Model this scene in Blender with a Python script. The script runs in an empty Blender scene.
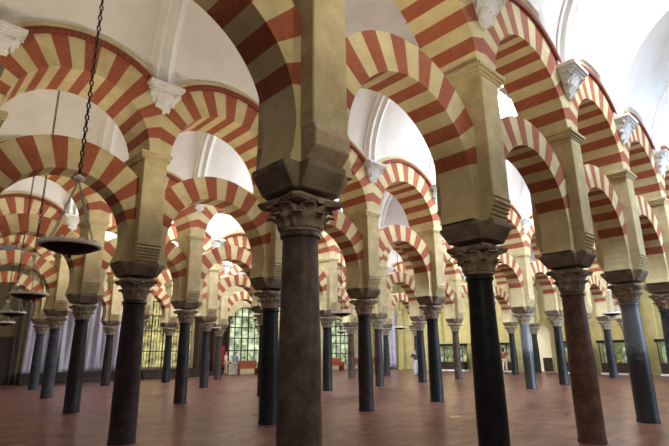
import bpy, bmesh, math, random
from math import sin, cos, pi, radians, sqrt, asin
from mathutils import Vector, Matrix
random.seed(7)
SC = bpy.context.scene
COL = SC.collection

# ------------------------------------------------------------------ plan of the hall
TH = 0.7581860083523356                # heading of the arcades
L = 3.2034                             # bay
AX = Vector((cos(TH), sin(TH), 0)); BX = Vector((-sin(TH), cos(TH), 0))
ORG = Vector((-0.3263, 4.4782, 0))
ROWD = {-1: -5.95, 0: 0.0, 1: 5.963, 2: 11.906, 3: 17.616, 4: 23.315, 5: 28.9}
ROWS = {-1: -0.785, 0: 0.0, 1: 0.785, 2: 1.606, 3: 2.345, 4: 3.144, 5: 3.88}
WALLW = 28.9; ENDS = 31.2
def P(s, w, z=0.0): return ORG + AX*s + BX*w + Vector((0, 0, z))
def G(i, j, z=0.0): return P(ROWS[j] + i*L, ROWD[j], z)

# ------------------------------------------------------------------ materials
def mat(name, build):
    m = bpy.data.materials.new(name); m.use_nodes = True
    nt = m.node_tree; b = nt.nodes['Principled BSDF']; build(nt, b); return m
def N(nt, t, **k):
    n = nt.nodes.new(t)
    for a, v in k.items():
        if a in n.inputs: n.inputs[a].default_value = v
        else: setattr(n, a, v)
    return n
def noise(nt, scale, detail=4, rough=.55, vec=None):
    n = nt.nodes.new('ShaderNodeTexNoise'); n.inputs['Scale'].default_value = scale
    n.inputs['Detail'].default_value = detail; n.inputs['Roughness'].default_value = rough
    if vec is None:
        tc = nt.nodes.new('ShaderNodeTexCoord'); vec = tc.outputs['Object']
    nt.links.new(vec, n.inputs['Vector']); return n
def ramp(nt, fac, stops):
    r = nt.nodes.new('ShaderNodeValToRGB'); e = r.color_ramp.elements
    while len(e) < len(stops): e.new(.5)
    for k, (p, c) in enumerate(stops): e[k].position = p; e[k].color = (*c, 1)
    nt.links.new(fac, r.inputs['Fac']); return r
def bump(nt, b, h, s=.3, d=.02):
    n = nt.nodes.new('ShaderNodeBump'); n.inputs['Strength'].default_value = s; n.inputs['Distance'].default_value = d
    nt.links.new(h, n.inputs['Height']); nt.links.new(n.outputs['Normal'], b.inputs['Normal'])
def mottled(name, c1, c2, scale=3, rough=.85, bs=.3, bd=.01, fine=40, spec=.3, metallic=0):
    def f(nt, b):
        a = noise(nt, scale, 6, .65); r = ramp(nt, a.outputs['Fac'], [(.32, c1), (.68, c2)])
        nt.links.new(r.outputs['Color'], b.inputs['Base Color'])
        b.inputs['Roughness'].default_value = rough; b.inputs['Specular IOR Level'].default_value = spec
        b.inputs['Metallic'].default_value = metallic
        h = noise(nt, fine, 3, .6); bump(nt, b, h.outputs['Fac'], bs, bd)
    return mat(name, f)
M = {}
M['cream'] = mottled('cream_voussoir', (.49, .40, .205), (.66, .56, .33), 2.3, .9, .35, .012, 25)
M['plaster'] = mottled('beige_plaster', (.48, .385, .20), (.62, .52, .31), 1.7, .9, .3, .012, 18)
M['stonepier'] = mottled('pier_limestone', (.43, .345, .185), (.60, .50, .29), 4, .9, .5, .015, 30)
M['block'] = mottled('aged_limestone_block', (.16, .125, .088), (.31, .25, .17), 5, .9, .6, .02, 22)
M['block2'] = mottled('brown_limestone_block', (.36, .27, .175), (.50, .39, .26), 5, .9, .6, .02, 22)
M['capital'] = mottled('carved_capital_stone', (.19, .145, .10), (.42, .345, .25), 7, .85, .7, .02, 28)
M['white'] = mottled('white_vault_plaster', (.70, .67, .64), (.80, .775, .75), 1.2, .9, .15, .008, 8)
M['gesso'] = mottled('white_carved_plaster', (.66, .65, .64), (.80, .79, .78), 6, .8, .4, .01, 30)
M['yellow_wall'] = mottled('ochre_wall_plaster', (.40, .33, .13), (.56, .48, .22), 1.4, .9, .3, .01, 14)
M['olive_wall'] = mottled('olive_wall_plaster', (.20, .16, .075), (.30, .24, .12), 1.4, .9, .3, .01, 14)
M['iron'] = mottled('black_iron', (.012, .011, .011), (.03, .027, .024), 8, .5, .2, .004, 60, .5, .6)
M['bowl'] = mottled('dark_bronze', (.006, .005, .005), (.014, .011, .010), 8, .6, .2, .004, 60, .2, 0)
M['chain'] = mottled('aged_chain_metal', (.34, .31, .25), (.55, .52, .44), 20, .5, .2, .003, 60, .4, .1)
M['pale_metal'] = mottled('pale_rim_metal', (.78, .76, .70), (.88, .86, .80), 20, .5, .2, .003, 60, .3, 0)
M['dark_wood'] = mottled('dark_wood', (.03, .016, .01), (.07, .036, .022), 6, .5, .2, .004, 40)
M['red_wood'] = mottled('reddish_bench_wood', (.20, .045, .02), (.32, .085, .035), 6, .45, .2, .004, 40)
M['drape'] = mottled('white_dust_sheet', (.42, .39, .48), (.58, .54, .62), 1.5, .8, .2, .01, 10)
M['red_cloth'] = mottled('red_cloth', (.22, .02, .02), (.32, .04, .035), 4, .8, .2, .01, 20)
M['skin'] = mottled('skin', (.50, .30, .21), (.58, .36, .26), 8, .6, .1, .002, 60)
M['hair'] = mottled('dark_hair', (.02, .014, .01), (.05, .03, .02), 20, .6, .3, .004, 80)
def brick(nt, b):
    tc = N(nt, 'ShaderNodeTexCoord')
    a = noise(nt, 3.5, 6, .7); r = ramp(nt, a.outputs['Fac'], [(.3, (.24, .052, .020)), (.7, (.36, .10, .045))])
    w = N(nt, 'ShaderNodeTexVoronoi', Scale=16.0); nt.links.new(tc.outputs['Object'], w.inputs['Vector'])
    mx = N(nt, 'ShaderNodeMix', data_type='RGBA'); mx.inputs[6].default_value = (.42, .17, .09, 1)
    r2 = ramp(nt, w.outputs['Distance'], [(.0, (0, 0, 0)), (.9, (.35, .35, .35))])
    nt.links.new(r2.outputs['Color'], mx.inputs[0]); nt.links.new(r.outputs['Color'], mx.inputs[6])
    mx.inputs[7].default_value = (.42, .15, .08, 1)
    nt.links.new(mx.outputs[2], b.inputs['Base Color']); b.inputs['Roughness'].default_value = .9
    bump(nt, b, w.outputs['Distance'], .5, .012)
M['red'] = mat('red_brick_voussoir', brick)
def mould(nt, b):
    tc = N(nt, 'ShaderNodeTexCoord'); c = N(nt, 'ShaderNodeTexChecker', Scale=22.0)
    c.inputs['Color1'].default_value = (.26, .055, .028, 1); c.inputs['Color2'].default_value = (.15, .035, .02, 1)
    nt.links.new(tc.outputs['Object'], c.inputs['Vector']); nt.links.new(c.outputs['Color'], b.inputs['Base Color'])
    b.inputs['Roughness'].default_value = .9
M['mould'] = mat('dark_red_brick_moulding', mould)
def marble(nt, b):
    oi = N(nt, 'ShaderNodeObjectInfo'); tc = N(nt, 'ShaderNodeTexCoord')
    vm = N(nt, 'ShaderNodeVectorMath', operation='ADD'); sc = N(nt, 'ShaderNodeVectorMath', operation='SCALE')
    sc.inputs[0].default_value = (13, 7, 5); nt.links.new(oi.outputs['Random'], sc.inputs['Scale'])
    nt.links.new(tc.outputs['Object'], vm.inputs[0]); nt.links.new(sc.outputs[0], vm.inputs[1])
    a = noise(nt, 5, 8, .75, vm.outputs[0]); r = ramp(nt, a.outputs['Fac'], [(.3, (.45, .45, .45)), (.5, (.95, .95, .95)), (.72, (2.1, 2.0, 1.9))])
    mx = N(nt, 'ShaderNodeMix', data_type='RGBA', blend_type='MULTIPLY'); mx.inputs[0].default_value = 1
    nt.links.new(oi.outputs['Color'], mx.inputs[6]); nt.links.new(r.outputs['Color'], mx.inputs[7])
    nt.links.new(mx.outputs[2], b.inputs['Base Color'])
    b.inputs['Roughness'].default_value = .42; b.inputs['Specular IOR Level'].default_value = .22
    f = noise(nt, 30, 4, .6, vm.outputs[0]); bump(nt, b, f.outputs['Fac'], .25, .008)
M['marble'] = mat('column_marble', marble)
def twotone(nt, b):  # pale top carries bluish skylight in its colour; dark foot, speckled edge
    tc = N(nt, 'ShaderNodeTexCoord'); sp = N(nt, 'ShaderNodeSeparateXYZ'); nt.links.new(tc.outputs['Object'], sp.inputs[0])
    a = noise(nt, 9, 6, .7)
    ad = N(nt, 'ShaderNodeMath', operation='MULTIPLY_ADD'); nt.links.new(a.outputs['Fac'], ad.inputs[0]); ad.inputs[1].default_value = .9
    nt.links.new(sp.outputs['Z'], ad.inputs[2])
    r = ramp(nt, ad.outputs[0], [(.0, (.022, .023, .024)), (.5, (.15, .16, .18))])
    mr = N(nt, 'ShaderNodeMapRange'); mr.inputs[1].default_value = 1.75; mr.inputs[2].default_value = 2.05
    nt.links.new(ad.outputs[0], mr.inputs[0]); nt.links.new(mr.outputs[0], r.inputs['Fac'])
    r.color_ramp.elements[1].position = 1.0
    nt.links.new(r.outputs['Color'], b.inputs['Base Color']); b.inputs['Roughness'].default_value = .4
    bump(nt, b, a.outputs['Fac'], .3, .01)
M['twotone'] = mat('blue_lit_top_marble', twotone)
def floor_m(nt, b):
    tc = N(nt, 'ShaderNodeTexCoord')
    br = N(nt, 'ShaderNodeTexBrick', Scale=1.0); nt.links.new(tc.outputs['Object'], br.inputs['Vector'])
    br.inputs['Brick Width'].default_value = .40; br.inputs['Row Height'].default_value = .20; br.inputs['Mortar Size'].default_value = .006
    br.inputs['Color1'].default_value = (.075, .031, .023, 1); br.inputs['Color2'].default_value = (.20, .092, .068, 1)
    br.inputs['Mortar'].default_value = (.07, .035, .028, 1); br.inputs['Bias'].default_value = 0
    a = noise(nt, 6, 8, .75, tc.outputs['Object']); r = ramp(nt, a.outputs['Fac'], [(.3, (.62, .58, .58)), (.7, (1.3, 1.25, 1.2))])
    mx = N(nt, 'ShaderNodeMix', data_type='RGBA', blend_type='MULTIPLY'); mx.inputs[0].default_value = 1
    nt.links.new(br.outputs['Color'], mx.inputs[6]); nt.links.new(r.outputs['Color'], mx.inputs[7])
    nt.links.new(mx.outputs[2], b.inputs['Base Color'])
    g = noise(nt, 1.6, 5, .6, tc.outputs['Object']); mr = N(nt, 'ShaderNodeMapRange'); mr.inputs[3].default_value = .2; mr.inputs[4].default_value = .42
    nt.links.new(g.outputs['Fac'], mr.inputs[0]); nt.links.new(mr.outputs[0], b.inputs['Roughness'])
    h = noise(nt, 9, 4, .6, tc.outputs['Object']); bump(nt, b, h.outputs['Fac'], .22, .006)
    b.inputs['Specular IOR Level'].default_value = .17
M['floor'] = mat('polished_reddish_stone_slabs', floor_m)
def emis(name, c, s, c2=None, scale=2):
    def f(nt, b):
        b.inputs['Base Color'].default_value = (*c, 1); b.inputs['Emission Strength'].default_value = s
        b.inputs['Emission Color'].default_value = (*c, 1)
        if c2:
            a = noise(nt, scale, 5, .7); r = ramp(nt, a.outputs['Fac'], [(.35, c2), (.62, c)])
            nt.links.new(r.outputs['Color'], b.inputs['Emission Color']); nt.links.new(r.outputs['Color'], b.inputs['Base Color'])
    return mat(name, f)
M['skylight'] = emis('daylit_skylight_glass', (.86, .93, 1.0), 14)
M['garden'] = emis('daylit_garden_window', (.60, .68, .42), .62, (.04, .06, .025), 1.3)
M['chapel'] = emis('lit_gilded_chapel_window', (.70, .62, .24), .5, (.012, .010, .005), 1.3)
M['caselight'] = emis('lit_display_case_back', (.50, .50, .24), .32, (.02, .035, .02), 1.6)
M['nichelight'] = emis('lit_white_passage', (.80, .70, .46), .16)
M['candle'] = mottled('lamp_glass', (.55, .55, .5), (.7, .7, .64), 10, .2, .1, .002, 40)
def plain(name, c, r=.6, **k):
    def f(nt, b):
        a = noise(nt, 12, 4, .6); q = ramp(nt, a.outputs['Fac'], [(.3, tuple(x*.8 for x in c)), (.7, tuple(min(1, x*1.15) for x in c))])
        nt.links.new(q.outputs['Color'], b.inputs['Base Color']); b.inputs['Roughness'].default_value = r
    return mat(name, f)
def glass(nt, b):
    b.inputs['Base Color'].default_value = (.9, 1, .95, 1); b.inputs['Roughness'].default_value = .03
    b.inputs['Transmission Weight'].default_value = 1; b.inputs['IOR'].default_value = 1.05
M['glass'] = mat('case_glass', glass)

# ------------------------------------------------------------------ mesh helpers
class MB:
    def __init__(s): s.v = []; s.f = []; s.m = []
    def vert(s, *p): s.v.append(tuple(p)); return len(s.v)-1
    def face(s, idx, m=0): s.f.append(tuple(idx)); s.m.append(m)
    def box(s, x0, x1, y0, y1, z0, z1, m=0, t=(0, 0), tb=(0, 0)):
        # t: inset of the top, tb: inset of the bottom (x, y)
        a = [s.vert(x0+tb[0], y0+tb[1], z0), s.vert(x1-tb[0], y0+tb[1], z0), s.vert(x1-tb[0], y1-tb[1], z0), s.vert(x0+tb[0], y1-tb[1], z0),
             s.vert(x0+t[0], y0+t[1], z1), s.vert(x1-t[0], y0+t[1], z1), s.vert(x1-t[0], y1-t[1], z1), s.vert(x0+t[0], y1-t[1], z1)]
        for q in ((3, 2, 1, 0), (4, 5, 6, 7), (0, 1, 5, 4), (1, 2, 6, 5), (2, 3, 7, 6), (3, 0, 4, 7)): s.face([a[k] for k in q], m)
    def lathe(s, prof, n=24, cx=0, cy=0, m=0, wob=None):
        rings = []
        for k, (r, z) in enumerate(prof):
            rings.append([s.vert(cx+r*(1+(wob(2*pi*i/n, z) if wob else 0))*cos(2*pi*i/n), cy+r*(1+(wob(2*pi*i/n, z) if wob else 0))*sin(2*pi*i/n), z) for i in range(n)])
        for a, b in zip(rings, rings[1:]):
            for i in range(n): s.face((a[i], a[(i+1) % n], b[(i+1) % n], b[i]), m)
        s.face(rings[0][::-1], m); s.face(rings[-1], m)
    def tube(s, pts, r, n=6, m=0, closed=False):
        pts = [Vector(p) for p in pts]; rings = []; K = len(pts)
        for k, p in enumerate(pts):
            if closed: d = pts[(k+1) % K]-pts[k-1]
            else: d = pts[min(k+1, K-1)]-pts[max(k-1, 0)]
            d.normalize(); u = d.cross(Vector((0, 0, 1)) if abs(d.z) < .9 else Vector((1, 0, 0))).normalized(); w = d.cross(u)
            rr = r[k] if isinstance(r, (list, tuple)) else r
            rings.append([s.vert(*(p+u*rr*cos(2*pi*i/n)+w*rr*sin(2*pi*i/n))) for i in range(n)])
        pr = list(zip(rings, rings[1:]))+([(rings[-1], rings[0])] if closed else [])
        for a, b in pr:
            for i in range(n): s.face((a[i], a[(i+1) % n], b[(i+1) % n], b[i]), m)
        if not closed: s.face(rings[0][::-1], m); s.face(rings[-1], m)
    def loft(s, secs, m=0, closed=True, caps=True):
        # secs: list of rings of points
        R = [[s.vert(*p) for p in q] for q in secs]; n = len(R[0])
        for a, b in zip(R, R[1:]):
            for i in range(n if closed else n-1): s.face((a[i], a[(i+1) % n], b[(i+1) % n], b[i]), m)
        if caps and closed: s.face(R[0][::-1], m); s.face(R[-1], m)
    def mesh(s, name, mats, smooth=None):
        me = bpy.data.meshes.new(name); me.from_pydata(s.v, [], s.f)
        for x in (mats if isinstance(mats, (list, tuple)) else [mats]): me.materials.append(x)
        for p, k in zip(me.polygons, s.m): p.material_index = k
        bm = bmesh.new(); bm.from_mesh(me); bmesh.ops.recalc_face_normals(bm, faces=bm.faces)
        if smooth is not None:
            for f in bm.faces: f.smooth = True
            for e in bm.edges:
                if len(e.link_faces) == 2 and e.calc_face_angle(0) > radians(smooth): e.smooth = False
        bm.to_mesh(me); bm.free(); return me
    def build(s, name, mats, parent=None, smooth=None, loc=(0, 0, 0), rz=0):
        return link(name, s.mesh(name, mats, smooth), parent, loc, rz)
def link(name, me, parent=None, loc=(0, 0, 0), rz=0):
    o = bpy.data.objects.new(name, me); COL.objects.link(o); o.parent = parent
    o.location = loc; o.rotation_euler = (0, 0, rz); return o
def tag(o, label=None, cat=None, group=None, kind=None):
    if label: o['label'] = label
    if cat: o['category'] = cat
    if group: o['group'] = group
    if kind: o['kind'] = kind
    return o
def empty(name, loc, rz, label, cat, group=None):
    o = bpy.data.objects.new(name, None); o.empty_display_size = .2; COL.objects.link(o)
    o.location = loc; o.rotation_euler = (0, 0, rz); return tag(o, label, cat, group)
def bevel(me, w, seg=2, ang=40):
    bm = bmesh.new(); bm.from_mesh(me)
    ed = [e for e in bm.edges if len(e.link_faces) == 2 and e.calc_face_angle(0) > radians(ang)]
    bmesh.ops.bevel(bm, geom=ed, offset=w, segments=seg, profile=.6, affect='EDGES'); bm.to_mesh(me); bm.free(); return me

# ------------------------------------------------------------------ column parts (local: x along the arcade, y across it)
ZS, ZC, ZI = 2.52, 3.07, 3.42          # top of shaft, of capital, of impost block
def shaft_mesh(r0=.205, r1=.172):
    m = MB(); m.lathe([(r0*1.04, 0), (r0*1.04, .05), (r0, .08), (r0*.995, .8), (r0*.96, 1.4), (r1*1.02, 2.2), (r1, ZS-.09), (r1*1.02, ZS-.07), (r1*1.14, ZS-.055), (r1*1.15, ZS-.03), (r1*1.1, ZS-.01), (r1, ZS)], 32)
    return m.mesh('shaft', M['marble'], 35)
def capital_mesh():
    m = MB()
    m.lathe([(.172, ZS), (.20, ZS+.02), (.205, ZS+.05), (.178, ZS+.07), (.185, ZS+.16), (.205, ZS+.3), (.25, ZS+.42), (.285, ZS+.47), (.20, ZS+.5)], 28)
    for tier, (z0, h, r, wd, off, n) in enumerate([(ZS+.06, .20, .185, .085, 0, 8), (ZS+.17, .22, .20, .095, pi/8, 8)]):
        for k in range(n):
            a = off+2*pi*k/n; secs = []
            for q in range(8):
                t = q/7; rr = r+.012+.02*t+.075*max(0, t-.45)**1.3*3; zz = z0+h*min(t, .86)*1.08-max(0, t-.86)*h*.9
                w = wd*(.75+.35*sin(pi*min(1, t*1.15)))*(1 if t < .8 else 1-(t-.8)*2.2); th = .022
                cxx, cyy = cos(a), sin(a)
                ring = []
                for (du, dr) in ((-w, -.01), (-w*.5, th), (0, th*.35), (w*.5, th), (w, -.01), (0, -.03)):
                    ring.append((cxx*(rr+dr)-cyy*du, cyy*(rr+dr)+cxx*du, zz))
                secs.append(ring)
            m.loft(secs)
    for k in range(4):                  # corner volutes
        a = pi/4+k*pi/2; d = Vector((cos(a), sin(a), 0)); c = d*.325+Vector((0, 0, ZS+.435)); t = Vector((-sin(a), cos(a), 0))
        pts = []
        for q in range(15):
            b = q/14*3.4*pi; rr = .068*(1-q/14*.72); pts.append(c+d*(rr*cos(b+pi/2))+Vector((0, 0, rr*sin(b+pi/2))))
        m.tube([Vector((cos(a)*.2, sin(a)*.2, ZS+.3)), Vector((cos(a)*.26, sin(a)*.26, ZS+.44))]+pts, [.022]*17, 6)
        m.tube([c-t*.038, c+t*.038], .036, 10)
    # concave abacus
    secs = []
    for z, s in ((ZC-.075, .93), (ZC-.05, .97), (ZC-.04, 1.0), (ZC, 1.0)):
        ring = []
        for k in range(4):
            a0 = pi/4+k*pi/2; a1 = a0+pi/2
            p0 = Vector((cos(a0-.09), sin(a0-.09), 0))*.42*s; p00 = Vector((cos(a0+.09), sin(a0+.09), 0))*.42*s; p1 = Vector((cos(a1-.09), sin(a1-.09), 0))*.42*s
            if k == 0: pass
            ring.append((*p00.xy, z))
            for q in (.25, .5, .75):
                p = p00.lerp(p1, q); p = p*(1-.10*sin(pi*q)); ring.append((*p.xy, z))
            ring.append((*p1.xy, z))
        secs.append(ring)
    m.loft(secs)
    for k in range(4):
        a = k*pi/2; c = Vector((cos(a), sin(a), 0))*.28+Vector((0, 0, ZC-.05)); m.tube([c-Vector((cos(a), sin(a), 0))*.04, c+Vector((cos(a), sin(a), 0))*.02], .042, 8)
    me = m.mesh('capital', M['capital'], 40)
    for v in me.vertices: v.co.z = ZS+(v.co.z-ZS)*.46/.55
    return me
ZC, ZI = 2.98, 3.22
ZB = 3.54                               # top of the corbels
def impost_mesh():
    m = MB()
    def cross(z, ax_, ay, wx, wy):      # cruciform outline
        return [(ax_, -wx, z), (ax_, wx, z), (wy, wx, z), (wy, ay, z), (-wy, ay, z), (-wy, wx, z), (-ax_, wx, z), (-ax_, -wx, z), (-wy, -wx, z), (-wy, -ay, z), (wy, -ay, z), (wy, -wx, z)]
    m.loft([cross(ZC, .31, .31, .26, .24), cross(ZC+.03, .32, .32, .265, .245), cross(ZC+.18, .425, .425, .275, .25), cross(ZI, .435, .435, .28, .255)])
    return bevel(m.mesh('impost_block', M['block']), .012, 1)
PW = .235                                # half width of a pier along the arcade
def pier_mesh(PW=PW):
    m = MB(); m.box(-PW, PW, -.45, .45, ZB, 5.40); m.box(-PW+.01, PW-.01, -.30, .30, ZI, ZB+.01)
    return bevel(m.mesh('pier', M['stonepier']), .012, 1)
def corbel_mesh(sgn):
    m = MB(); pr = [(.27, ZI), (.30, ZI)]
    for k in range(5):                  # five rolls climbing outwards
        t = (k+.5)/5; cy = .335+.115*t; cz = ZI+.03+.27*t
        for q in range(5):
            b = -pi*.42+q/4*pi*.84; pr.append((cy+.034*cos(b)*.9, cz+.030*sin(b)))
    pr += [(.475, ZB+.005), (.25, ZB+.005)]
    secs = [[(x, sgn*y, z) for (y, z) in pr] for x in (-PW+.005, PW-.005)]
    m.loft(secs); return m.mesh('corbel', M['stonepier'], 50)
def plain_corbel_mesh(sgn):
    m = MB(); pr = [(.27, ZI), (.35, ZI), (.47, ZI+.12), (.48, ZB-.06), (.455, ZB+.02), (.25, ZB+.02)]
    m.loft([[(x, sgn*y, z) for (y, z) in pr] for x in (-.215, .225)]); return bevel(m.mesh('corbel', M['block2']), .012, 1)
def cornice_mesh(dz=0, q=1):
    m = MB()
    for z0, z1, e in ((5.38, 5.42, .02), (5.42, 5.47, .045), (5.47, 5.53, .075)): m.box(-PW-(e+.06)*q, PW+(e+.06)*q, -.45-e*q, .45+e*q, z0+dz, z1+dz)
    return bevel(m.mesh('cornice', M['stonepier']), .012, 2)
def wallcap_mesh(sgn):                  # white carved bracket under the vault springing
    m = MB(); y0 = .42
    secs = []
    for z, hw, d in ((6.52, .05, .04), (6.58, .09, .08), (6.70, .15, .13), (6.84, .20, .17), (6.95, .25, .22), (7.0, .24, .20)):
        secs.append([(-hw, y0*sgn, z), (-hw*.8, (y0+d)*sgn, z), (0, (y0+d*1.15)*sgn, z), (hw*.8, (y0+d)*sgn, z), (hw, y0*sgn, z)])
    m.loft(secs)
    for z0, z1, e in ((6.99, 7.03, 0), (7.03, 7.07, .04), (7.07, 7.14, .08)):
        m.box(-.28-e, .28+e, min(y0*sgn, (y0+.26+e)*sgn), max(y0*sgn, (y0+.26+e)*sgn), z0, z1)
    for (z0, h, n, hw, r) in ((6.60, .17, 3, .12, .13), (6.76, .19, 4, .20, .18), (6.86, .12, 2, .24, .25)):
        for k in range(n):
            x = -hw+2*hw*k/(n-1); secs = []
            for q in range(6):
                t = q/5; yy = y0+r*(.55+.35*t)+.09*max(0, t-.4); zz = z0+h*t-(.03 if t == 1 else 0); w = .055*(1-.45*abs(t-.4))
                secs.append([(x-w, (yy-.03)*sgn, zz), (x-w*.5, (yy+.025)*sgn, zz), (x+w*.5, (yy+.025)*sgn, zz), (x+w, (yy-.03)*sgn, zz), (x, (yy-.05)*sgn, zz)])
            m.loft(secs)
    for sx in (-1, 1):
        c = Vector((sx*.27, (y0+.2)*sgn, 6.96)); pts = []
        for q in range(13):
            b = q/12*3*pi; rr = .06*(1-q/12*.7); pts.append(c+Vector((sx*rr*cos(b), 0, rr*sin(b))))
        m.tube(pts, .02, 6)
    me = m.mesh('plaster_capital', M['gesso'], 40)
    for v in me.vertices: v.co.z -= .27
    return me
ME = dict(shaft=shaft_mesh(), capital=capital_mesh(), impost=impost_mesh(), pier=pier_mesh(), pier0=pier_mesh(.222), cn=corbel_mesh(-1), cf=corbel_mesh(1), cornice=cornice_mesh(), cornice2=cornice_mesh(-.10, .6), pc={-1: plain_corbel_mesh(-1), 1: plain_corbel_mesh(1)}, wn=wallcap_mesh(-1), wf=wallcap_mesh(1))

# ------------------------------------------------------------------ arches
def arch_mesh(name, ri, ro, zc, t, th0, nseg, zbot, core=None, bay=L):
    m = MB(); um = bay/2-.001
    def outer(a):
        c = abs(cos(a)); r = min(ro, um/c if c > 1e-6 else 99)
        if a < 0 or a > pi: return (um if cos(a) > 0 else -um, zc+ri*sin(a))
        return (r*cos(a), zc+r*sin(a))
    th0 = radians(th0); ab = -asin(max(0, (zc-zbot))/ri); segs = []
    foot = [ab+(th0-ab)*k/6 for k in range(7)]
    for a, b in zip(foot, foot[1:]): segs.append((a, b, 0)); segs.append((pi-b, pi-a, 0))
    st = (pi-2*th0)/nseg
    for k in range(nseg):
        for q in range(4): segs.append((th0+st*(k+q/4), th0+st*(k+(q+1)/4), 1 if k % 2 == 0 else 0))
    for a, b, mi in segs:
        q = []
        for an in (a, b):
            ix, iz = ri*cos(an), zc+ri*sin(an); ox, oz = outer(an)
            q.append([m.vert(ix, -t, iz), m.vert(ox, -t, oz), m.vert(ox, t, oz), m.vert(ix, t, iz)])
        A, B = q
        for k in range(4): m.face((A[k], A[(k+1) % 4], B[(k+1) % 4], B[k]), mi)
    if core:                            # plain masonry between the ring and the vault
        r0, r1, tc = core; n = 30; a0 = math.acos(um/r1)
        tops = []
        for k in range(n):
            a, b = a0+(pi-2*a0)*k/n, a0+(pi-2*a0)*(k+1)/n; q = []
            for an in (a, b):
                ri_ = r0; rb = r1-.02; ro_ = min(r1+.42, um/abs(cos(an)) if abs(cos(an)) > .01 else 99)
                q.append([m.vert(r*cos(an), y, zc+r*sin(an)) for (r, y) in ((ri_, -tc), (max(rb, ri_), -tc), (max(ro_, rb), -tc), (max(ro_, rb), tc), (max(rb, ri_), tc), (ri_, tc))])
            A, B = q
            for i in range(6): m.face((A[i], A[(i+1) % 6], B[(i+1) % 6], B[i]), 2 if i in (1, 2, 3) else 0)
    me = m.mesh(name, [M['cream'], M['red'], M['white']])
    bm = bmesh.new(); bm.from_mesh(me); bmesh.ops.remove_doubles(bm, verts=bm.verts, dist=.0005)
    seen = {}; dead = []
    for f in bm.faces:
        k = tuple(sorted(v.index for v in f.verts))
        if k in seen: dead += [f, seen[k]]
        seen[k] = f
    bmesh.ops.delete(bm, geom=dead, context='FACES_ONLY'); bmesh.ops.recalc_face_normals(bm, faces=bm.faces); bm.to_mesh(me); bm.free()
    return me
ZL, RLI, RLO, TL = 3.63, 1.20, 1.70, .26
ZU, RUI, RUO, TU = 5.45, 1.35, 2.00, .43
RV = 2.17
ZU2, RUI2, RUO2, TU2 = 5.36, 1.34, 1.95, .49
BS = 2.86                               # the narrower first span of the second arcade
ZU3, RUI3, RUO3, TU3 = 5.40, 1.24, 1.86, .53
me_low = arch_mesh('lower_arch', RLI, RLO, ZL, TL, 17, 15, ZI)
def band_mesh(name, r0, r1, y0, y1, sgn, mt, zu, a0=47):
    m = MB(); secs = []
    for k in range(33):
        a = radians(a0)+radians(180-2*a0)*k/32
        secs.append([(r*cos(a), y*sgn, zu+r*sin(a)) for (r, y) in ((r0, y0), (r0, y1*.97), ((r0+r1)/2, y1), (r1, y1*.97), (r1, y0))])
    m.loft(secs); return m.mesh(name, mt, 30)
def arch_set(zu, ri, ro, tu, bay):
    d = dict(up=arch_mesh('voussoir_ring', ri, ro, zu, tu, 13, 17, zu+.05, (ro-.01, ro+.21, tu-.03), bay))
    for sg in (-1, 1):
        d['m', sg] = band_mesh('brick_moulding', ro-.01, ro+.10, tu-.01, tu+.07, sg, M['mould'], zu)
        d['b', sg] = band_mesh('plaster_band', ro+.10, ro+.20, tu-.03, tu+.04, sg, M['cream'], zu)
    return d
SETS = {'a': arch_set(ZU, RUI, RUO, TU, L), 'b': arch_set(ZU2, RUI2, RUO2, TU2, L), 'c': arch_set(ZU3, RUI3, RUO3, TU3, BS)}
BQ = L-.26
SETS['d'] = arch_set(ZU, RUI, RUO, TU, BQ); me_low3 = arch_mesh('lower_arch', RLI, RLO, ZL, TL, 17, 15, ZI, None, BQ)
me_low2 = arch_mesh('lower_arch', 1.08, 1.68, 3.70, TL, 17, 15, ZI, None, BS)

ROWN = {0: 'nearest arcade', 1: 'second arcade', 2: 'third arcade', 3: 'fourth arcade', 4: 'farthest arcade'}
ORDN = ['first', 'second', 'third', 'fourth', 'fifth', 'sixth', 'seventh', 'eighth', 'ninth', 'tenth', 'eleventh', 'twelfth']
IMAX = {0: 9, 1: 9, 2: 9, 3: 7, 4: 5}
DK = (.026, .020, .019); BR = (.060, .038, .030); GR = (.042, .045, .054); BL = (.014, .014, .015)
LOOK = {(0, 0): ('massive brownish grey marble column nearest the camera, in the centre of the picture', (.10, .076, .062), 1.0),
        (1, 0): ('black marble column right of the central column, nearest arcade', BL, .97),
        (2, 0): ('reddish brown veined marble column leaning at the right, nearest arcade', (.13, .070, .048), 1.08),
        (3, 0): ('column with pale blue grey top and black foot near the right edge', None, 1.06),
        (0, 1): ('thick dark column at lower left, second arcade, below the big arches', (.034, .024, .022), 1.13),
        (1, 1): ('black marble column just left of the big central column', BL, 1.06),
        (2, 1): ('dark brown column just right of the big central column', (.036, .026, .022), 1.0),
        (3, 1): ('dark grey green column left of the black near column, second arcade', (.018, .022, .023), 1.0),
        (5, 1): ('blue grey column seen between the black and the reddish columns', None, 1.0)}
def wordcol(c):
    return {DK: 'dark grey', BR: 'brownish', GR: 'bluish grey', BL: 'black'}[c]
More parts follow.
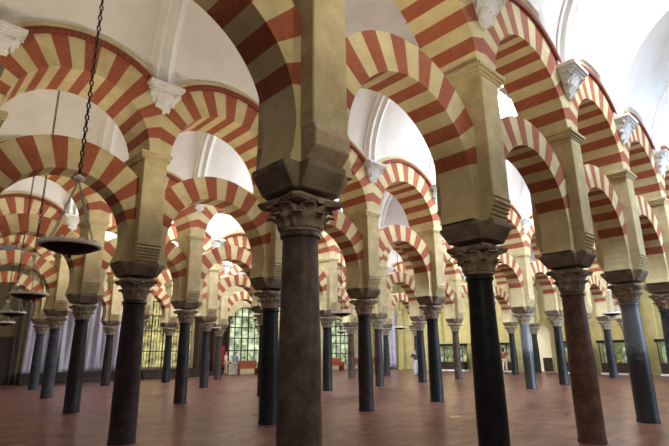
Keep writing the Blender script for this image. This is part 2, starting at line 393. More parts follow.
for j in range(5):
    for i in range(-1, IMAX[j]+1):
        if (i, j) in LOOK: lab, c, sc = LOOK[(i, j)]
        else:
            c = random.choice([DK, DK, BR, GR, BL]); sc = random.uniform(.95, 1.06)
            if i < 0: lab = '%s marble column just outside the left edge, %s' % (wordcol(c), ROWN[j])
            else: lab = '%s marble column standing %s from the left in the %s' % (wordcol(c), ORDN[i], ROWN[j])
        lab = lab[0].lower()+lab[1:]
        pos_ = G(0, 1)-AX*BS if (i, j) == (-1, 1) else G(i, j)
        if (i, j) == (-1, 0): pos_ = pos_+AX*.26
        t = empty('column', pos_, TH, lab, 'column', 'columns of the %s' % ROWN[j])
        s = link('shaft', ME['shaft'], t)
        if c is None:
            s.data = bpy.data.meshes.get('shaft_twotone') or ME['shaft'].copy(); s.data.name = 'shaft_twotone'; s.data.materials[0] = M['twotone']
        else: s.color = (*c, 1)
        s.scale = (sc, sc, 1)
        c0 = (i, j) == (0, 0)
        if c0: s.scale = (.98, .98, 1.045)
        cp = link('capital', ME['capital'], t); ib = link('impost_block', ME['impost'], t)
        if (i, j) == (0, 0): ib.scale = (.94, .94, 1)
        if c0: cp.scale = (.98, .98, .80); cp.location.z = ZC*(1-.80)
        pr = link('pier', ME['pier0' if (i, j) == (0, 0) else 'pier'], t); 
        for sg, kk in ((-1, 'cn'), (1, 'cf')): link('corbel', ME['pc'][sg] if (i, j) == (0, 0) else ME[kk], pr)
        link('cornice', ME['cornice' if j == 0 else 'cornice2'], pr)
        link('plaster_capital', ME['wn'], pr)['label'] = 'white carved plaster capital under the vault'
        link('plaster_capital', ME['wf'], pr)['label'] = 'white carved plaster capital under the vault'
    for i in range(-1, IMAX[j]):
        mid = (G(i, j)+G(i+1, j))/2
        where = ('%s span from the left in the %s' % (ORDN[i+1], ROWN[j]))
        if j == 0 and i == -1: where = 'left of the big central pier, nearest arcade'
        elif j == 0 and i == 0: where = 'springing from the big central pier to the right'
        elif i == -1: where = 'cut by the left edge, %s' % ROWN[j]
        sp = (i, j) == (-1, 1)
        if (i, j) == (-1, 0): mid = mid+AX*.13
        mid = G(0, 1)-AX*BS/2 if sp else mid
        o = link('lower_arch', me_low2 if sp else (me_low3 if (i, j) == (-1, 0) else me_low), None, mid, TH); S_ = SETS['c' if sp else 'd' if (i, j) == (-1, 0) else ('a' if j == 0 else 'b')]; tag(o, 'lower red and cream striped horseshoe arch, '+where, 'arch', 'lower arches of the '+ROWN[j])
        t = empty('upper_arch', mid, TH, 'upper red and cream striped arch, '+where, 'arch', 'upper arches of the '+ROWN[j])
        link('voussoir_ring', S_['up'], t)
        for s in (-1, 1): link('brick_moulding', S_['m', s], t)['label'] = 'dark red dotted brick moulding'; link('plaster_band', S_['b', s], t)

# ------------------------------------------------------------------ vaults
ZV = 6.86
def vault_mesh(w0, w1, sh, za, zb, nu=28, nw=34):
    m = MB(); W = w1-w0; half = W/2; idx = []
    for a in range(nw+1):
        row = []; tt = .5-.5*cos(pi*a/nw); w = w0+W*tt; x = (w-w0-half)/half
        zm = ZV+2.68*sqrt(max(0, 1-x*x)); d = min(w-w0, w1-w)
        for b in range(nu+1):
            u = -L/2+L*b/nu; zl = (za if tt < .5 else zb)+sqrt(RV*RV-u*u)-.03+.42*d
            row.append(m.vert(u+sh*(w/(w0+w1)), w, max(zm-.0, min(zl, 9.62))))
        idx.append(row)
    for a in range(nw):
        for b in range(nu): m.face((idx[a][b], idx[a][b+1], idx[a+1][b+1], idx[a+1][b]))
    me = m.mesh('ceiling', M['white'], 24); return me
def rib_mesh(w0, w1, sh):
    m = MB(); half = (w1-w0)/2-.03; mid = (w0+w1)/2; secs = []
    pr = [(-.27, .10), (-.27, 0), (-.20, -.02), (-.17, -.05), (-.12, -.09), (-.06, -.05), (0, -.03), (.06, -.05), (.12, -.09), (.17, -.05), (.20, -.02), (.27, 0), (.27, .10)]
    for k in range(41):
        t = pi*k/40; c, s = cos(t), sin(t)
        ring = []
        for (x, d) in pr:
            w = mid-(half+d)*c; z = ZV+.0+(2.65+d)*s
            ring.append((x+sh*(w/(w0+w1)), w, z))
        secs.append(ring)
    m.loft(secs); return m.mesh('vault_rib', M['white'], 30)
def skylight(i, j, k, nm):
    t = empty(nm, (G(i, j)+G(i+1, j+1))/2 + Vector((0, 0, 9.47)), TH, None, None); t['kind'] = 'structure'
    m = MB(); m.lathe([(.98, 0), (.98, .14), (1.14, .16), (1.14, -.05), (1.08, -.07), (1.0, -.05)], 40)
    m.f = m.f[:-2]; m.m = m.m[:-2]
    m.build('window_frame', M['gesso'], t, 40)
    g = MB(); g.lathe([(.99, .02), (.99, .05)], 40); g.build('pane', M['skylight'], t)
SKY = {-1: (2, 5), 0: (3, 6), 1: (2, 6), 2: (1, 4, 7), 3: (1, 3, 6), 4: (2, 5)}
wn = 0
for j in range(-1, 5):
    w0, w1 = .43, ROWD[j+1]-ROWD[j]-(.43 if j < 4 else 0); sh = ROWS[j+1]-ROWS[j]
    vm = vault_mesh(w0, w1, sh, ZU if j == 0 else ZU2, ZU if j == -1 else ZU2); rm = rib_mesh(w0, w1, sh)
    i0 = 0 if j == -1 else (-2 if j == 0 else -4)
    for i in range(i0, 10):
        mid = (G(i, j)+G(i+1, j))/2
        o = link('ceiling', vm, None, mid, TH); o['kind'] = 'structure'
        md = o.modifiers.new('thick', 'SOLIDIFY'); md.thickness = .14; md.offset = 1 if vm.polygons[0].normal.z > 0 else -1
        if i > i0 or True:
            r = link('trim_1', rm, None, G(i, j), TH); r['kind'] = 'structure'
        if i in SKY[j]: wn += 1; skylight(i, j, wn, 'window_%d' % wn)

# ------------------------------------------------------------------ floor and walls
m = MB(); m.box(-24, ENDS+.3, -14, WALLW+.3, -.2, 0); fl = m.build('floor', M['floor'], None, loc=ORG, rz=TH); fl['kind'] = 'structure'
def wallobj(name, mb, mt): o = mb.build(name, mt, None, loc=ORG, rz=TH); o['kind'] = 'structure'; return o
m = MB(); m.box(-8, 3.45, WALLW, WALLW+.3, 0, 7.4); wallobj('wall_left', m, M['olive_wall'])
# wall with arched openings (local x = s, at w = WALLW)
def arched_wall(mb, s0, s1, ztop, opens, y0, y1, axis=0):
    # opens: (centre, half width, sill, spring); plain panels between and a stilted arch over each
    def V(s, y, z): return mb.vert(s, y, z) if axis == 0 else mb.vert(y, s, z)
    def prism(pts):
        a = [V(p[0], y0, p[1]) for p in pts]; b = [V(p[0], y1, p[1]) for p in pts]; n = len(pts)
        mb.face(a); mb.face(b[::-1])
        for k in range(n): mb.face((a[k], b[k], b[(k+1) % n], a[(k+1) % n]))
    cur = s0
    for (c, h, sill, sp) in opens:
        prism([(cur, 0), (c-h, 0), (c-h, ztop), (cur, ztop)])
        if sill > 0: prism([(c-h, 0), (c+h, 0), (c+h, sill), (c-h, sill)])
        n = 16
        for k in range(n):
            a, b = pi-pi*k/n, pi-pi*(k+1)/n
            prism([(c+h*cos(a), sp+h*sin(a)), (c+h*cos(b), sp+h*sin(b)), (c+h*cos(b), ztop), (c+h*cos(a), ztop)])
        cur = c+h
    prism([(cur, 0), (s1, 0), (s1, ztop), (cur, ztop)])
WIN = [(18.35, 1.5, .75, 3.45), (23.2, 1.45, .75, 3.3), (28.3, 1.4, .4, 3.0)]
m = MB(); arched_wall(m, 16.6, ENDS+.3, 7.4, WIN, WALLW, WALLW+.35); wallobj('wall_back', m, M['plaster'])
m = MB(); m.box(3.45, 16.6, WALLW+.02, WALLW+.35, 0, 7.4); wallobj('wall_far_left', m, M['plaster'])
for k, (c, h, sill, sp) in enumerate(WIN):
    t = empty('window_%d' % (31+k), P(c, WALLW, 0), TH, None, None); t['kind'] = 'structure'
    m = MB(); y = .2
    def arcpts(r, n=20): return [(r*cos(pi*q/n), y, sp+r*sin(pi*q/n)) for q in range(n+1)]
    m.tube([(h-.04, y, sill)]+arcpts(h-.04)+[(-h+.04, y, sill)], .05, 6)
    for q in (-.6, -.2, .2, .6):
        x = q*h; m.tube([(x, y, sill), (x, y, sp+sqrt(h*h-x*x))], .035 if abs(q) > .3 else .045, 6)
    for z in (sill+.03, sill+.95, sill+1.85, sp-.05, sp+.75):
        w = h if z <= sp else sqrt(max(.01, h*h-(z-sp)**2)); m.tube([(-w, y, z), (w, y, z)], .045, 6)
    m.build('window_frame', M['iron'], t, 40)
    m = MB(); pts = [(h, sill)]+[(h*cos(pi*q/20), sp+h*sin(pi*q/20)) for q in range(21)]+[(-h, sill)]
    m.loft([[(x, yy, z) for x, z in pts] for yy in (.27, .30)]); m.build('pane', M['garden'], t)
# left door, grille chapel, recess
t = empty('door_1', P(2.35, WALLW-.03, 0), TH, None, None); t['kind'] = 'structure'
m = MB(); m.box(-.65, .65, -.04, .0, 0, 2.45); m.box(-.5, -.06, -.06, -.03, .2, 1.1); m.box(.06, .5, -.06, -.03, .2, 1.1); m.box(-.5, -.06, -.06, -.03, 1.3, 2.25); m.box(.06, .5, -.06, -.03, 1.3, 2.25)
m.build('door_leaf', M['dark_wood'], t)
m = MB(); m.box(-.75, -.65, -.08, .0, 0, 2.55); m.box(.65, .75, -.08, 0, 0, 2.55); m.box(-.65, .65, -.08, 0, 2.45, 2.55); m.build('door_frame', M['dark_wood'], t)

def drape(s0, s1, z0, z1, lab, seed, slant=0.0):
    r = random.Random(seed); m = MB(); nx, nz = 70, 20; ph = [r.uniform(0, 6) for _ in range(4)]; rows = []
    for a in range(nz+1):
        row = []; tz = a/nz
        for b in range(nx+1):
            x = s0+(s1-s0)*b/nx; d = .06*sin(x*9+ph[0]+tz*1.5)+.04*sin(x*17+ph[1]-tz*2)+.10*sin(x*2.1+ph[2]+tz*2.2)
            d *= (1.15-tz*.5); row.append((x-(s0+s1)/2+slant*tz*(1 if b < nx/2 else .2), -.2+d, z0+(z1-z0)*tz))
        rows.append(row)
    idx = [[m.vert(*p) for p in q] for q in rows]
    for a in range(nz):
        for b in range(nx): m.face((idx[a][b], idx[a][b+1], idx[a+1][b+1], idx[a+1][b]))
    o = m.build('dust_sheet', M['drape'], None, 60, P((s0+s1)/2, WALLW-.12, 0), TH); md = o.modifiers.new('t', 'SOLIDIFY'); md.thickness = .012
    return tag(o, lab, 'cloth sheet')
drape(3.62, 5.35, .55, 5.3, 'white cloth sheet hanging on the far left wall beside the dark post', 1)
drape(5.4, 7.6, .6, 5.3, 'greyish white cloth sheet hanging behind the second and third left columns', 2)
m = MB(); nx = 40; ix = [[m.vert(.05*sin(b*.9)+.03*sin(b*2.1+a*.3), -1.15+2.3*b/nx, .15+4.9*a/12) for b in range(nx+1)] for a in range(13)]
for a in range(12):
    for b in range(nx): m.face((ix[a][b], ix[a][b+1], ix[a+1][b+1], ix[a+1][b]))
o = m.build('dust_sheet', M['drape'], None, 60, P(ENDS-.25, 25.75, 0), TH); o.modifiers.new('t', 'SOLIDIFY').thickness = .012
tag(o, 'narrow white cloth sheet hanging by the corner, right of the central columns', 'cloth sheet')
drape(7.65, 9.85, .6, 5.3, 'pale cloth sheet hanging right of the others, behind the thick dark left column', 3)
m = MB(); m.box(-.07, .07, -.07, .07, 0, 5.6); m.box(-.1, .1, -.1, .1, 0, .15); tag(m.build('post', M['dark_wood'], None, None, P(3.25, WALLW-.42, 0), TH), 'tall dark wooden post at the left end of the white cloth sheets', 'post')
def barrier(s0, s1, lab):
    t = empty('platform', P((s0+s1)/2, WALLW-1.0, 0), TH, lab, 'platform'); h = (s1-s0)/2
    m = MB(); m.box(-h, h, -.5, .5, 0, .16); m.build('step', M['dark_wood'], t)
    m = MB(); m.box(-h, h, -.3, .5, .16, .56); m.box(-h, h, -.34, .5, .52, .58)
    for k in range(int(h*2/.8)+1): x = -h+.03+k*.8; m.box(x, min(h, x+.06), -.325, -.3, .18, .52)
    m.build('panelled_front', M['dark_wood'], t)
barrier(3.4, 9.9, 'long low dark wooden platform in front of the white cloth sheets')
barrier(10.0, 13.75, 'long low dark wooden platform in front of the gilded chapel screen')
# gilded chapel behind iron screens
def screen(s0, s1, lab):
    h = (s1-s0)/2; t = empty('chapel_screen', P((s0+s1)/2, WALLW-.1, 0), TH, lab, 'screen')
    m = MB(); m.box(-h, h, .03, .08, .7, 4.9); m.build('gilded_panel', M['chapel'], t)
    m = MB(); n = int(h*2/.2)
    for k in range(n+1): x = -h+.03+(2*h-.06)*k/n; m.tube([(x, -.05, .3), (x, -.05, 4.95)], .018 if k % 4 else .04, 5)
    for z in (.5, 1.7, 3.0, 4.0, 4.95): m.tube([(-h, -.05, z), (h, -.05, z)], .035, 5)
    for k in range(n): # scroll work
        c = (-h+.03+(2*h-.06)*(k+.5)/n, -.05, 3.5); m.tube([(c[0]+.08*cos(q/8*2*pi), c[1], c[2]+.3*sin(q/8*2*pi)) for q in range(8)], .012, 4, closed=True)
    m.build('iron_grille', M['iron'], t, 40)
screen(10.0, 12.1, 'iron screen with gilded altar glowing behind, right of the thick dark left column')
screen(12.2, 13.75, 'narrow iron screen with golden light behind, left of the dark recess')
# dark recess with red cloth
t = empty('confessional', P(15.2, WALLW-.45, 0), TH, 'dark wooden booth with red curtain against the far wall left of the arched window', 'booth')
m = MB(); m.box(-1.25, 1.25, -.3, .3, 0, .3); m.box(-1.25, -1.1, -.3, .3, .3, 3.9); m.box(1.1, 1.25, -.3, .3, .3, 3.9); m.box(-1.35, 1.35, -.36, .32, 3.9, 4.15); m.box(-1.1, 1.1, .2, .3, .3, 3.9); m.box(-.06, .06, -.3, .3, .3, 3.9)
m.build('frame', M['dark_wood'], t)
m = MB(); rows = [[(.12+.9*b/20, -.1+.04*sin(b*1.7), .5+1.5*a/4) for b in range(21)] for a in range(5)]; ix = [[m.vert(*p) for p in q] for q in rows]
for a in range(4):
    for b in range(20): m.face((ix[a][b], ix[a][b+1], ix[a+1][b+1], ix[a+1][b]))
cu = m.build('curtain', M['red_cloth'], t, 60); cu.modifiers.new('t', 'SOLIDIFY').thickness = .01; cu['label'] = 'red curtain'
m = MB(); m.box(-.95, -.15, -.12, -.06, .3, 1.6); m.box(-.8, -.3, -.14, -.1, .6, 1.4); m.build('panel', M['dark_wood'], t)

# end wall
m = MB(); arched_wall(m, -9, WALLW+.3, 7.4, [(11.95, .78, 0.05, 2.55)], ENDS, ENDS+.3, axis=1); wallobj('wall_right', m, M['yellow_wall'])
t = empty('door_2', P(ENDS, 11.95, 0), TH, None, None); t['kind'] = 'structure'
m = MB(); m.box(.28, .34, -.9, .9, 0, 3.5); m.build('lit_passage', M['nichelight'], t)
m = MB(); m.tube([(-.03, .84, 0)]+[(-.03, .84*cos(pi*q/16), 2.55+.84*sin(pi*q/16)) for q in range(17)]+[(-.03, -.84, 0)], .06, 6); m.build('door_frame', M['plaster'], t, 40)
m = MB(); m.box(.05, .22, -.75, -.1, .05, .95); m.build('half_door', M['dark_wood'], t)
for k, w in enumerate((-.2, 5.0, 8.1, 10.4, 13.4, 16.9, 20.0, 24.0, 27.6)):
    m = MB(); m.box(-.28, .02, -.24, .24, 0, 4.9); m.box(-.34, .02, -.3, .3, 0, .25); m.box(-.33, .02, -.29, .29, 4.9, 5.0); m.box(-.38, .02, -.34, .34, 5.0, 5.12)
    o = m.build('trim_2', M['yellow_wall'], None, None, P(ENDS, w, 0), TH); o['kind'] = 'structure'
def niche_arch(w0, w1):
    m = MB(); c = (w0+w1)/2; h = (w1-w0)/2-.05; secs = []
    for k in range(25):
        a = pi*k/24; secs.append([(x, (c-(w0+w1)/2)+r*cos(a), 4.95+r*sin(a)) for (r, x) in ((h-.3, .02), (h-.3, -.2), (h, -.2), (h, .02))])
    m.loft(secs); o = m.build('trim_3', M['yellow_wall'], None, 40, P(ENDS, c, 0), TH); o['kind'] = 'structure'
for a, b in ((5.0, 8.1), (8.1, 10.4), (10.4, 13.4), (13.4, 16.9), (16.9, 20.0), (20, 24)): niche_arch(a, b)
# display cases
def case(w0, w1, lab, seed):
    r = random.Random(seed); c = (w0+w1)/2; h = (w1-w0)/2
    t = empty('display_case', P(ENDS-1.0, c, 0), TH, lab, 'display case', 'lit display cases along the end wall')
    m = MB(); m.box(-.3, .3, -h, h, .1, .62); m.box(-.33, .33, -h-.02, h+.02, .58, .66); m.build('base', M['dark_wood'], t)
    m = MB(); m.box(-.36, .36, -h-.05, h+.05, 0, .1); m.build('plinth', M['pale_metal'], t)
    m = MB(); m.box(-.33, .33, -h-.1, h+.1, 1.84, 2.0)
    for x in (-.31, .27):
        for y in (-h, -h/3, h/3, h-.05): m.box(x, x+.05, y, y+.05, .66, 1.86)
    m.build('frame', M['iron'], t)
    m = MB(); m.box(.24, .27, -h+.04, h-.04, .68, 1.84); m.build('lit_back', M['caselight'], t)
    m = MB(); m.box(-.30, -.29, -h+.05, h-.05, .68, 1.84); m.build('glass_front', M['glass'], t)
    m = MB(); m.box(-.26, .22, -h+.06, h-.06, 1.2, 1.22); m.build('shelf', M['glass'], t)
    return h, r, t
POTC = [plain('ivory_ceramic', (.85, .78, .5), .4), plain('amber_ceramic', (.7, .42, .1), .35), plain('white_ceramic', (.85, .85, .8), .35)]
def pot(hh, rr, k):
    m = MB(); m.lathe([(rr*.55, 0), (rr*.6, .01), (rr, hh*.35), (rr*.9, hh*.6), (rr*.45, hh*.8), (rr*.4, hh*.92), (rr*.55, hh)], 14); return m.mesh('vase', POTC[k], 40)
POTS = [pot(.34, .12, 0), pot(.26, .13, 1), pot(.42, .09, 2)]
KN = ['pale bulbous', 'squat amber', 'tall slim white']
for (w0, w1, lab, seed) in ((1.4, 4.6, 'lit glass display case at the right edge of the picture', 4), (5.4, 7.7, 'lit glass display case seen right of the two tone column', 5), (8.4, 10.1, 'glowing display case seen between the reddish column and the two tone column', 6),
                            (13.75, 16.5, 'dim glass display case left of the arched doorway, by two visitors', 7), (17.3, 19.7, 'glass display case left of the near black column', 8)):
    h, r, t = case(w0, w1, lab, seed); n = int(h*2/.36)
    for sh, zz in ((0, .665), (1, 1.225)):
        for k in range(n):
            q = r.randrange(3); wp = (w0+w1)/2-h+.28+(2*h-.56)*k/max(1, n-1)
            o = link('vase', POTS[q], None, P(ENDS-1.02, wp, zz), TH)
            tag(o, '%s vase on the %s shelf of the %s' % (KN[q], ('lower', 'upper')[sh], lab.replace('lit ', '').replace('glowing ', '').replace('dim ', '')), 'vase', 'vases in the display cases')
            if len(o['label'].split()) > 16: o['label'] = ' '.join(o['label'].split()[:16])

# ------------------------------------------------------------------ benches by the windows
def bench(s, w, rz, lab):
    t = empty('bench', P(s, w, 0), TH+rz, lab, 'bench', 'reddish wooden benches under the windows')
    m = MB(); m.box(-.85, .85, -.22, .2, .42, .47); m.build('seat', M['red_wood'], t)
    m = MB(); m.box(-.85, .85, .18, .23, .47, .95, t=(0, 0)); m.box(-.87, .87, .16, .25, .93, .98); m.build('backrest', M['red_wood'], t)
    for x in (-.82, .76):
        m = MB(); m.box(x, x+.06, -.2, .23, 0, .42); m.box(x, x+.06, -.2, -.12, .42, .66); m.box(x, x+.06, -.2, .2, .62, .68); m.build('end_panel', M['red_wood'], t)
BN = ['under the arched window, left one', 'under the arched window, right one', 'just right of the big arched window', 'behind the central column', 'left of the small right window', 'under the small right window', 'right of the small right window']
for k, (s, w) in enumerate(((17.5, 27.3), (19.5, 27.3), (21.6, 27.2), (25.4, 26.6), (26.6, 27.7), (28.6, 27.0), (30.0, 26.2))):
    bench(s, w, 0, 'reddish wooden bench '+BN[k])

# ------------------------------------------------------------------ hanging lamps
def chain(m, p0, p1, ll, r, mi=0):
    p0, p1 = Vector(p0), Vector(p1); d = p1-p0; n = max(1, int(d.length/ll)); d.normalize()
    u = d.cross(Vector((0, 1, 0)) if abs(d.y) < .9 else Vector((1, 0, 0))).normalized(); w = d.cross(u)
    st = (p1-p0).length/n
    for k in range(n):
        c = p0+d*st*(k+.5); a = u if k % 2 else w
        m.tube([c+d*(st*.62*cos(q/6*2*pi))+a*(ll*.26*sin(q/6*2*pi)) for q in range(6)], r, 4, mi, closed=True)
def lamp_parts():
    out = {}
    m = MB(); m.lathe([(.02, -.125), (.05, -.12), (.16, -.10), (.28, -.06), (.36, -.015), (.385, .0), (.385, .022), (.365, .03), (.30, .012), (.1, .005), (.02, .004)], 40); m.lathe([(.01, -.165), (.03, -.15), (.02, -.12)], 12)
    out['bowl'] = m.mesh('bowl', M['bowl'], 35)
    m = MB(); m.lathe([(.383, -.016), (.398, -.012), (.404, .0), (.404, .034), (.388, .040)], 40); out['rim'] = m.mesh('rim', M['pale_metal'], 35)
    m = MB(); m.lathe([(.008, 0), (.02, .005), (.027, .05), (.03, .07), (.024, .07)], 10); out['cup'] = m.mesh('oil_cup', M['candle'], 35)
    m = MB()
    for k in range(4):
        a = k*pi/2+.5; chain(m, (.375*cos(a), .375*sin(a), .02), (0, 0, .86), .045, .0065)
    out['chains'] = m.mesh('bowl_chain', M['chain'])
    m = MB(); m.lathe([(.01, .84), (.05, .85), (.07, .875), (.06, .9), (.025, .92), (.01, .94)], 12); out['hook'] = m.mesh('canopy_cap', M['pale_metal'], 35)
    m = MB(); chain(m, (0, 0, .93), (0, 0, 9.55-2.83), .085, .0105); out['long'] = m.mesh('suspension_chain', M['iron'])
    return out
LP = lamp_parts()
LAMPL = {(0, -.5): 'large hanging bowl lamp at upper left, biggest of all', (1, -.5): 'hanging bowl lamp below and left of the biggest one', (2, -.5): 'third hanging bowl lamp down at the left edge',
         (3, -.5): 'smallest hanging bowl lamp cut by the left edge', (0, 2.5): 'hanging bowl lamp hidden beside the black near column', (1, 2.5): 'hanging bowl lamp just right of the central column',
         (2, 2.5): 'hanging bowl lamp behind the black column left of centre', (3, 2.5): 'small hanging bowl lamp left of the far arched window', (0, 5.5): 'hanging bowl lamp between the reddish and the two tone columns',
         (1, 5.5): 'hanging bowl lamp behind the black near column, far away', (2, 5.5): 'hanging bowl lamp in front of the pale wall right of centre', (3, 5.5): 'small hanging bowl lamp below another one right of the central column'}
for j in range(4):
    for i in (-.5, 2.5, 5.5):
        p = (G(i, j)+G(i, j+1))/2
        sc_ = .88 if j == 0 else .95
        t = empty('hanging_lamp', p+Vector((0, 0, 2.83)), TH+random.uniform(0, 1), LAMPL[(j, i)]+', dark with pale rim', 'lamp', 'hanging bowl lamps')
        b = link('bowl', LP['bowl'], t); link('rim', LP['rim'], b)['label'] = 'pale metal rim'
        for k in range(8):
            a = k*pi/4+.1; link('oil_cup', LP['cup'], b, (.33*cos(a), .33*sin(a), .012))
        b.scale = (sc_, sc_, sc_)
        c_ = link('bowl_chain', LP['chains'], t); c_.scale = (sc_, sc_, 1)
        link('canopy_cap', LP['hook'], t); link('suspension_chain', LP['long'], t)

# ------------------------------------------------------------------ people
def skinned(name, verts, edges, mt, parent, sub=2):
    me = bpy.data.meshes.new(name); me.from_pydata([v[:3] for v in verts], edges, []); o = bpy.data.objects.new(name, me); COL.objects.link(o)
    a = o.modifiers.new('s', 'SKIN'); a.use_smooth_shade = True; s = o.modifiers.new('u', 'SUBSURF'); s.levels = s.render_levels = sub
    if not me.skin_vertices:
        bm = bmesh.new(); bm.from_mesh(me); bm.verts.layers.skin.verify(); bm.to_mesh(me); bm.free()
    for k, v in enumerate(verts): me.skin_vertices[0].data[k].radius = (v[3], v[4] if len(v) > 4 else v[3])
    me.skin_vertices[0].data[0].use_root = True
    dg = bpy.context.evaluated_depsgraph_get(); dg.update(); ne = bpy.data.meshes.new_from_object(o.evaluated_get(dg)); bpy.data.objects.remove(o)
    ne.materials.clear(); ne.materials.append(mt)
    for p in ne.polygons: p.use_smooth = True; p.material_index = 0
    ne.name = name; q = bpy.data.objects.new(name, ne); COL.objects.link(q); q.parent = parent; return q
def person(loc, rz, H, lab, shirt, pants, step=.12, female=False, hairlong=False):
    t = empty('person', loc, rz, lab, 'person'); k = H/1.72
    sw = .17 if female else .19
    V = [(0, 0, .95, .13, .10), (0, 0, 1.12, .115, .09), (0, -.01, 1.32, .15, .10), (0, 0, 1.44, .07, .06), (0, 0, 1.50, .052), (0, .01, 1.56, .07, .085), (0, .01, 1.66, .075, .09), (0, .01, 1.70, .04, .05),
         (sw, 0, 1.41, .055), (sw+.06, -.02, 1.14, .042), (sw+.05, .10, .92, .032), (-sw, 0, 1.41, .055), (-sw-.06, -.02, 1.14, .042), (-sw-.04, .08, .91, .032),
         (.09, 0, .90, .095), (.10, step*.6+.02, .50, .062), (.10, step, .09, .042), (.10, step+.14, .04, .038, .028), (-.09, 0, .90, .095), (-.10, -step*.3+.02, .50, .062), (-.10, -step, .09, .042), (-.10, -step+.14, .04, .038, .028)]
    Ed = [(0, 1), (1, 2), (2, 3), (3, 4), (4, 5), (5, 6), (6, 7), (2, 8), (8, 9), (9, 10), (2, 11), (11, 12), (12, 13), (0, 14), (14, 15), (15, 16), (16, 17), (0, 18), (18, 19), (19, 20), (20, 21)]
    for s, wr in ((1, 10), (-1, 13)):   # palms, five fingers each
        wx, wy, wz = V[wr][:3]; V.append((wx, wy+.02, wz-.07, .03, .018)); pi_ = len(V)-1; Ed.append((wr, pi_))
        for f, (dy, ln) in enumerate(((-.026, .055), (-.009, .07), (.009, .075), (.026, .065))):
            V.append((wx-s*.004, wy+.022+dy, wz-.115, .0095)); V.append((wx-s*.014, wy+.026+dy, wz-.115-ln, .008)); Ed += [(pi_, len(V)-2), (len(V)-2, len(V)-1)]
        V.append((wx-s*.02, wy+.065, wz-.085, .010)); Ed.append((pi_, len(V)-1))
    V = [(a[0]*k, a[1]*k, a[2]*k)+tuple(r*k for r in a[3:]) for a in V]
    b = skinned('body', V, Ed, M['skin'], t, 1)
    nv = [(0, .105*k, 1.60*k, .012*k), (0, .125*k, 1.585*k, .015*k)]
    skinned('shirt', [V[0][:3]+(.145*k, .115*k), V[1][:3]+(.13*k, .105*k), V[2][:3]+(.165*k, .115*k), (0, 0, 1.43*k, .085*k, .07*k), V[8][:3]+(.068*k,), V[9][:3]+(.054*k,), V[11][:3]+(.068*k,), V[12][:3]+(.054*k,)],
            [(0, 1), (1, 2), (2, 3), (2, 4), (4, 5), (2, 6), (6, 7)], shirt, t, 2)
    skinned('trousers', [(0, 0, .97*k, .14*k, .11*k), V[14][:3]+(.108*k,), V[15][:3]+(.078*k,), (V[16][0], V[16][1], .12*k, .06*k), V[18][:3]+(.108*k,), V[19][:3]+(.078*k,), (V[20][0], V[20][1], .12*k, .06*k)],
            [(0, 1), (1, 2), (2, 3), (0, 4), (4, 5), (5, 6)], pants, t, 2)
    for q in (17, 21):
        x, y = V[q][:2]; skinned('shoe', [(x, y-.17*k, .045*k, .045*k, .042*k), (x, y-.05*k, .042*k, .048*k, .04*k), (x, y+.06*k, .034*k, .045*k, .03*k)], [(0, 1), (1, 2)], M['dark_wood'], t, 1)
    hv = [(0, -.02*k, 1.62*k, .085*k, .075*k), (0, -.005*k, 1.69*k, .083*k, .08*k), (0, .0, 1.735*k, .05*k, .05*k)]; he = [(0, 1), (1, 2)]
    if hairlong: hv.append((0, -.06*k, 1.47*k, .07*k, .04*k)); he.append((0, 3))
    skinned('hair', hv, he, M['hair'], t, 2)
    m = MB(); m.lathe([(.006*k, 0), (.016*k, .004*k), (.012*k, .03*k), (.004*k, .045*k)], 8)
    nz = m.build('nose', M['skin'], t, 40, (0, .098*k, 1.585*k))
    for sx in (-1, 1):
        m = MB(); m.lathe([(.003, -.012*k), (.011*k, -.005*k), (.011*k, .005*k), (.003, .012*k)], 8); m.build('eye', M['hair'], t, 40, (sx*.03*k, .092*k, 1.625*k))
        m = MB(); m.lathe([(.004, -.03*k), (.014*k, -.015*k), (.017*k, .012*k), (.006, .03*k)], 8); m.build('ear', M['skin'], t, 40, (sx*.078*k, .005*k, 1.61*k))
    m = MB(); m.box(-.024*k, .024*k, -.01*k, .008*k, -.005*k, .005*k); m.build('mouth', M['red_cloth'], t, None, (0, .094*k, 1.563*k))
def cl(n, c): return plain(n, c, .8)
pp = dict(pink=cl('pale_pink_shirt', (.75, .50, .42)), blue=cl('light_blue_shirt', (.32, .42, .60)), navy=cl('dark_navy_cloth', (.03, .035, .06)), beige=cl('beige_cloth', (.62, .52, .38)), dred=cl('dark_red_shirt', (.30, .05, .03)), lgrey=cl('light_grey_cloth', (.55, .55, .58)), black=cl('black_cloth', (.02, .02, .022)), sand=cl('sand_trousers', (.60, .50, .33)))
person(P(15.8, 27.5), TH-2.4, 1.62, 'person in pale pink top and beige trousers walking left of the arched window', pp['pink'], pp['beige'])
person(P(15.9, 26.4), TH+2.0, 1.60, 'person in light blue shirt standing before the far arched window', pp['blue'], pp['lgrey'], .06)
person(P(22.8, 16.3), TH+2.6, 1.60, 'person in dark top and pale grey trousers standing between columns right of centre', pp['navy'], pp['lgrey'], .1)
person(P(28.0, 13.0), TH-1.2, 1.60, 'person in dark red top and sand trousers beside the near black column', pp['dred'], pp['sand'], .1, True, True)
person(P(28.6, 13.9), TH-1.6, 1.66, 'person dressed in black left of the one in dark red', pp['black'], pp['black'], .1)

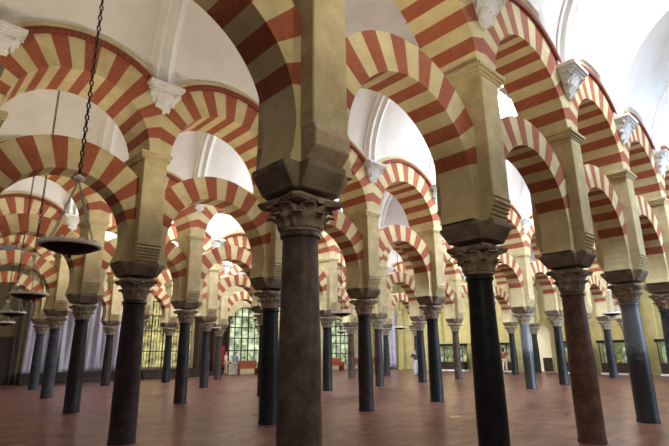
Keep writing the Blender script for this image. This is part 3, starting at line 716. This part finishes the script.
# ------------------------------------------------------------------ light
w = bpy.data.worlds.new('World'); SC.world = w; w.use_nodes = True
w.node_tree.nodes['Background'].inputs[0].default_value = (.92, .95, 1.0, 1); w.node_tree.nodes['Background'].inputs[1].default_value = .09
def plight(name, loc, e, c, r=.25):
    l = bpy.data.lights.new(name, 'POINT'); l.energy = e; l.color = c; l.shadow_soft_size = r
    o = bpy.data.objects.new(name, l); COL.objects.link(o); o.location = loc; return o
def uplight(loc, e, c, ang=150):
    l = bpy.data.lights.new('uplight', 'SPOT'); l.energy = e; l.color = c; l.shadow_soft_size = .2; l.spot_size = radians(ang); l.spot_blend = .6
    o = bpy.data.objects.new('uplight', l); COL.objects.link(o); o.location = loc; o.rotation_euler = (pi, 0, 0); return o
for j in range(-1, 4):
    for i in ((-1.8, .2, 2) if j >= 0 else (-1.5, .5)): uplight((G(i, j)+G(i, j+1))/2+Vector((0, 0, 3.0)), (270, 190, 60)[(-1.8, .2, 2).index(i)] if j >= 0 else 190, (1.0, .88, .64))
for wv in (6.5, 9.3, 14.5, 18.5, 22): plight('wall_light', P(ENDS-1.3, wv, 3.0), 16, (1.0, .80, .42), .15)
plight('near_aisle_fill', P(-.6, -3.7, 3.7), 75, (1.0, .86, .62), .3)  # unseen point added to brighten the central pier and column
for j in SKY:
    for i in SKY[j]: plight('skylight_fill', (G(i, j)+G(i+1, j+1))/2+Vector((0, 0, 8.7)), (260 if i == 2 else 60) if j == -1 else (520 if j == 0 else 420), (.80, .90, 1.0), .5)  # unseen points added below the skylights to brighten the vaults
l = bpy.data.lights.new('right_side_fill', 'AREA'); l.shape = 'RECTANGLE'; l.size = 24; l.size_y = 5; l.energy = 2100; l.color = (.62, .78, 1.0); l.spread = radians(95)  # area light added out of view to cool and brighten the near faces
o = bpy.data.objects.new('right_side_fill', l); COL.objects.link(o); o.location = P(25, -9.5, 4.6)
o.rotation_euler = (radians(90), 0, TH)
# ------------------------------------------------------------------ camera
cam = bpy.data.cameras.new('camera'); co = bpy.data.objects.new('camera', cam); COL.objects.link(co)
cam.sensor_fit = 'HORIZONTAL'; cam.sensor_width = 36; cam.lens = 483.447/669*36; cam.clip_end = 200; cam.clip_start = .05
co.location = (0, 0, 1.537)
p, r = .25974, -.012574
fw = Vector((0, cos(p), sin(p))); up0 = Vector((0, -sin(p), cos(p))); rt0 = Vector((1, 0, 0))
# image right / up after the small roll
rt = rt0*cos(r)+up0*sin(r); up = up0*cos(r)-rt0*sin(r)
co.matrix_world = Matrix(((rt.x, up.x, -fw.x, 0), (rt.y, up.y, -fw.y, 0), (rt.z, up.z, -fw.z, 1.537), (0, 0, 0, 1)))
SC.camera = co
SC.view_settings.view_transform = 'Standard'; SC.view_settings.look = 'None'; SC.view_settings.gamma = 1; SC.view_settings.use_curve_mapping = False
SC.view_settings.exposure = 0.72
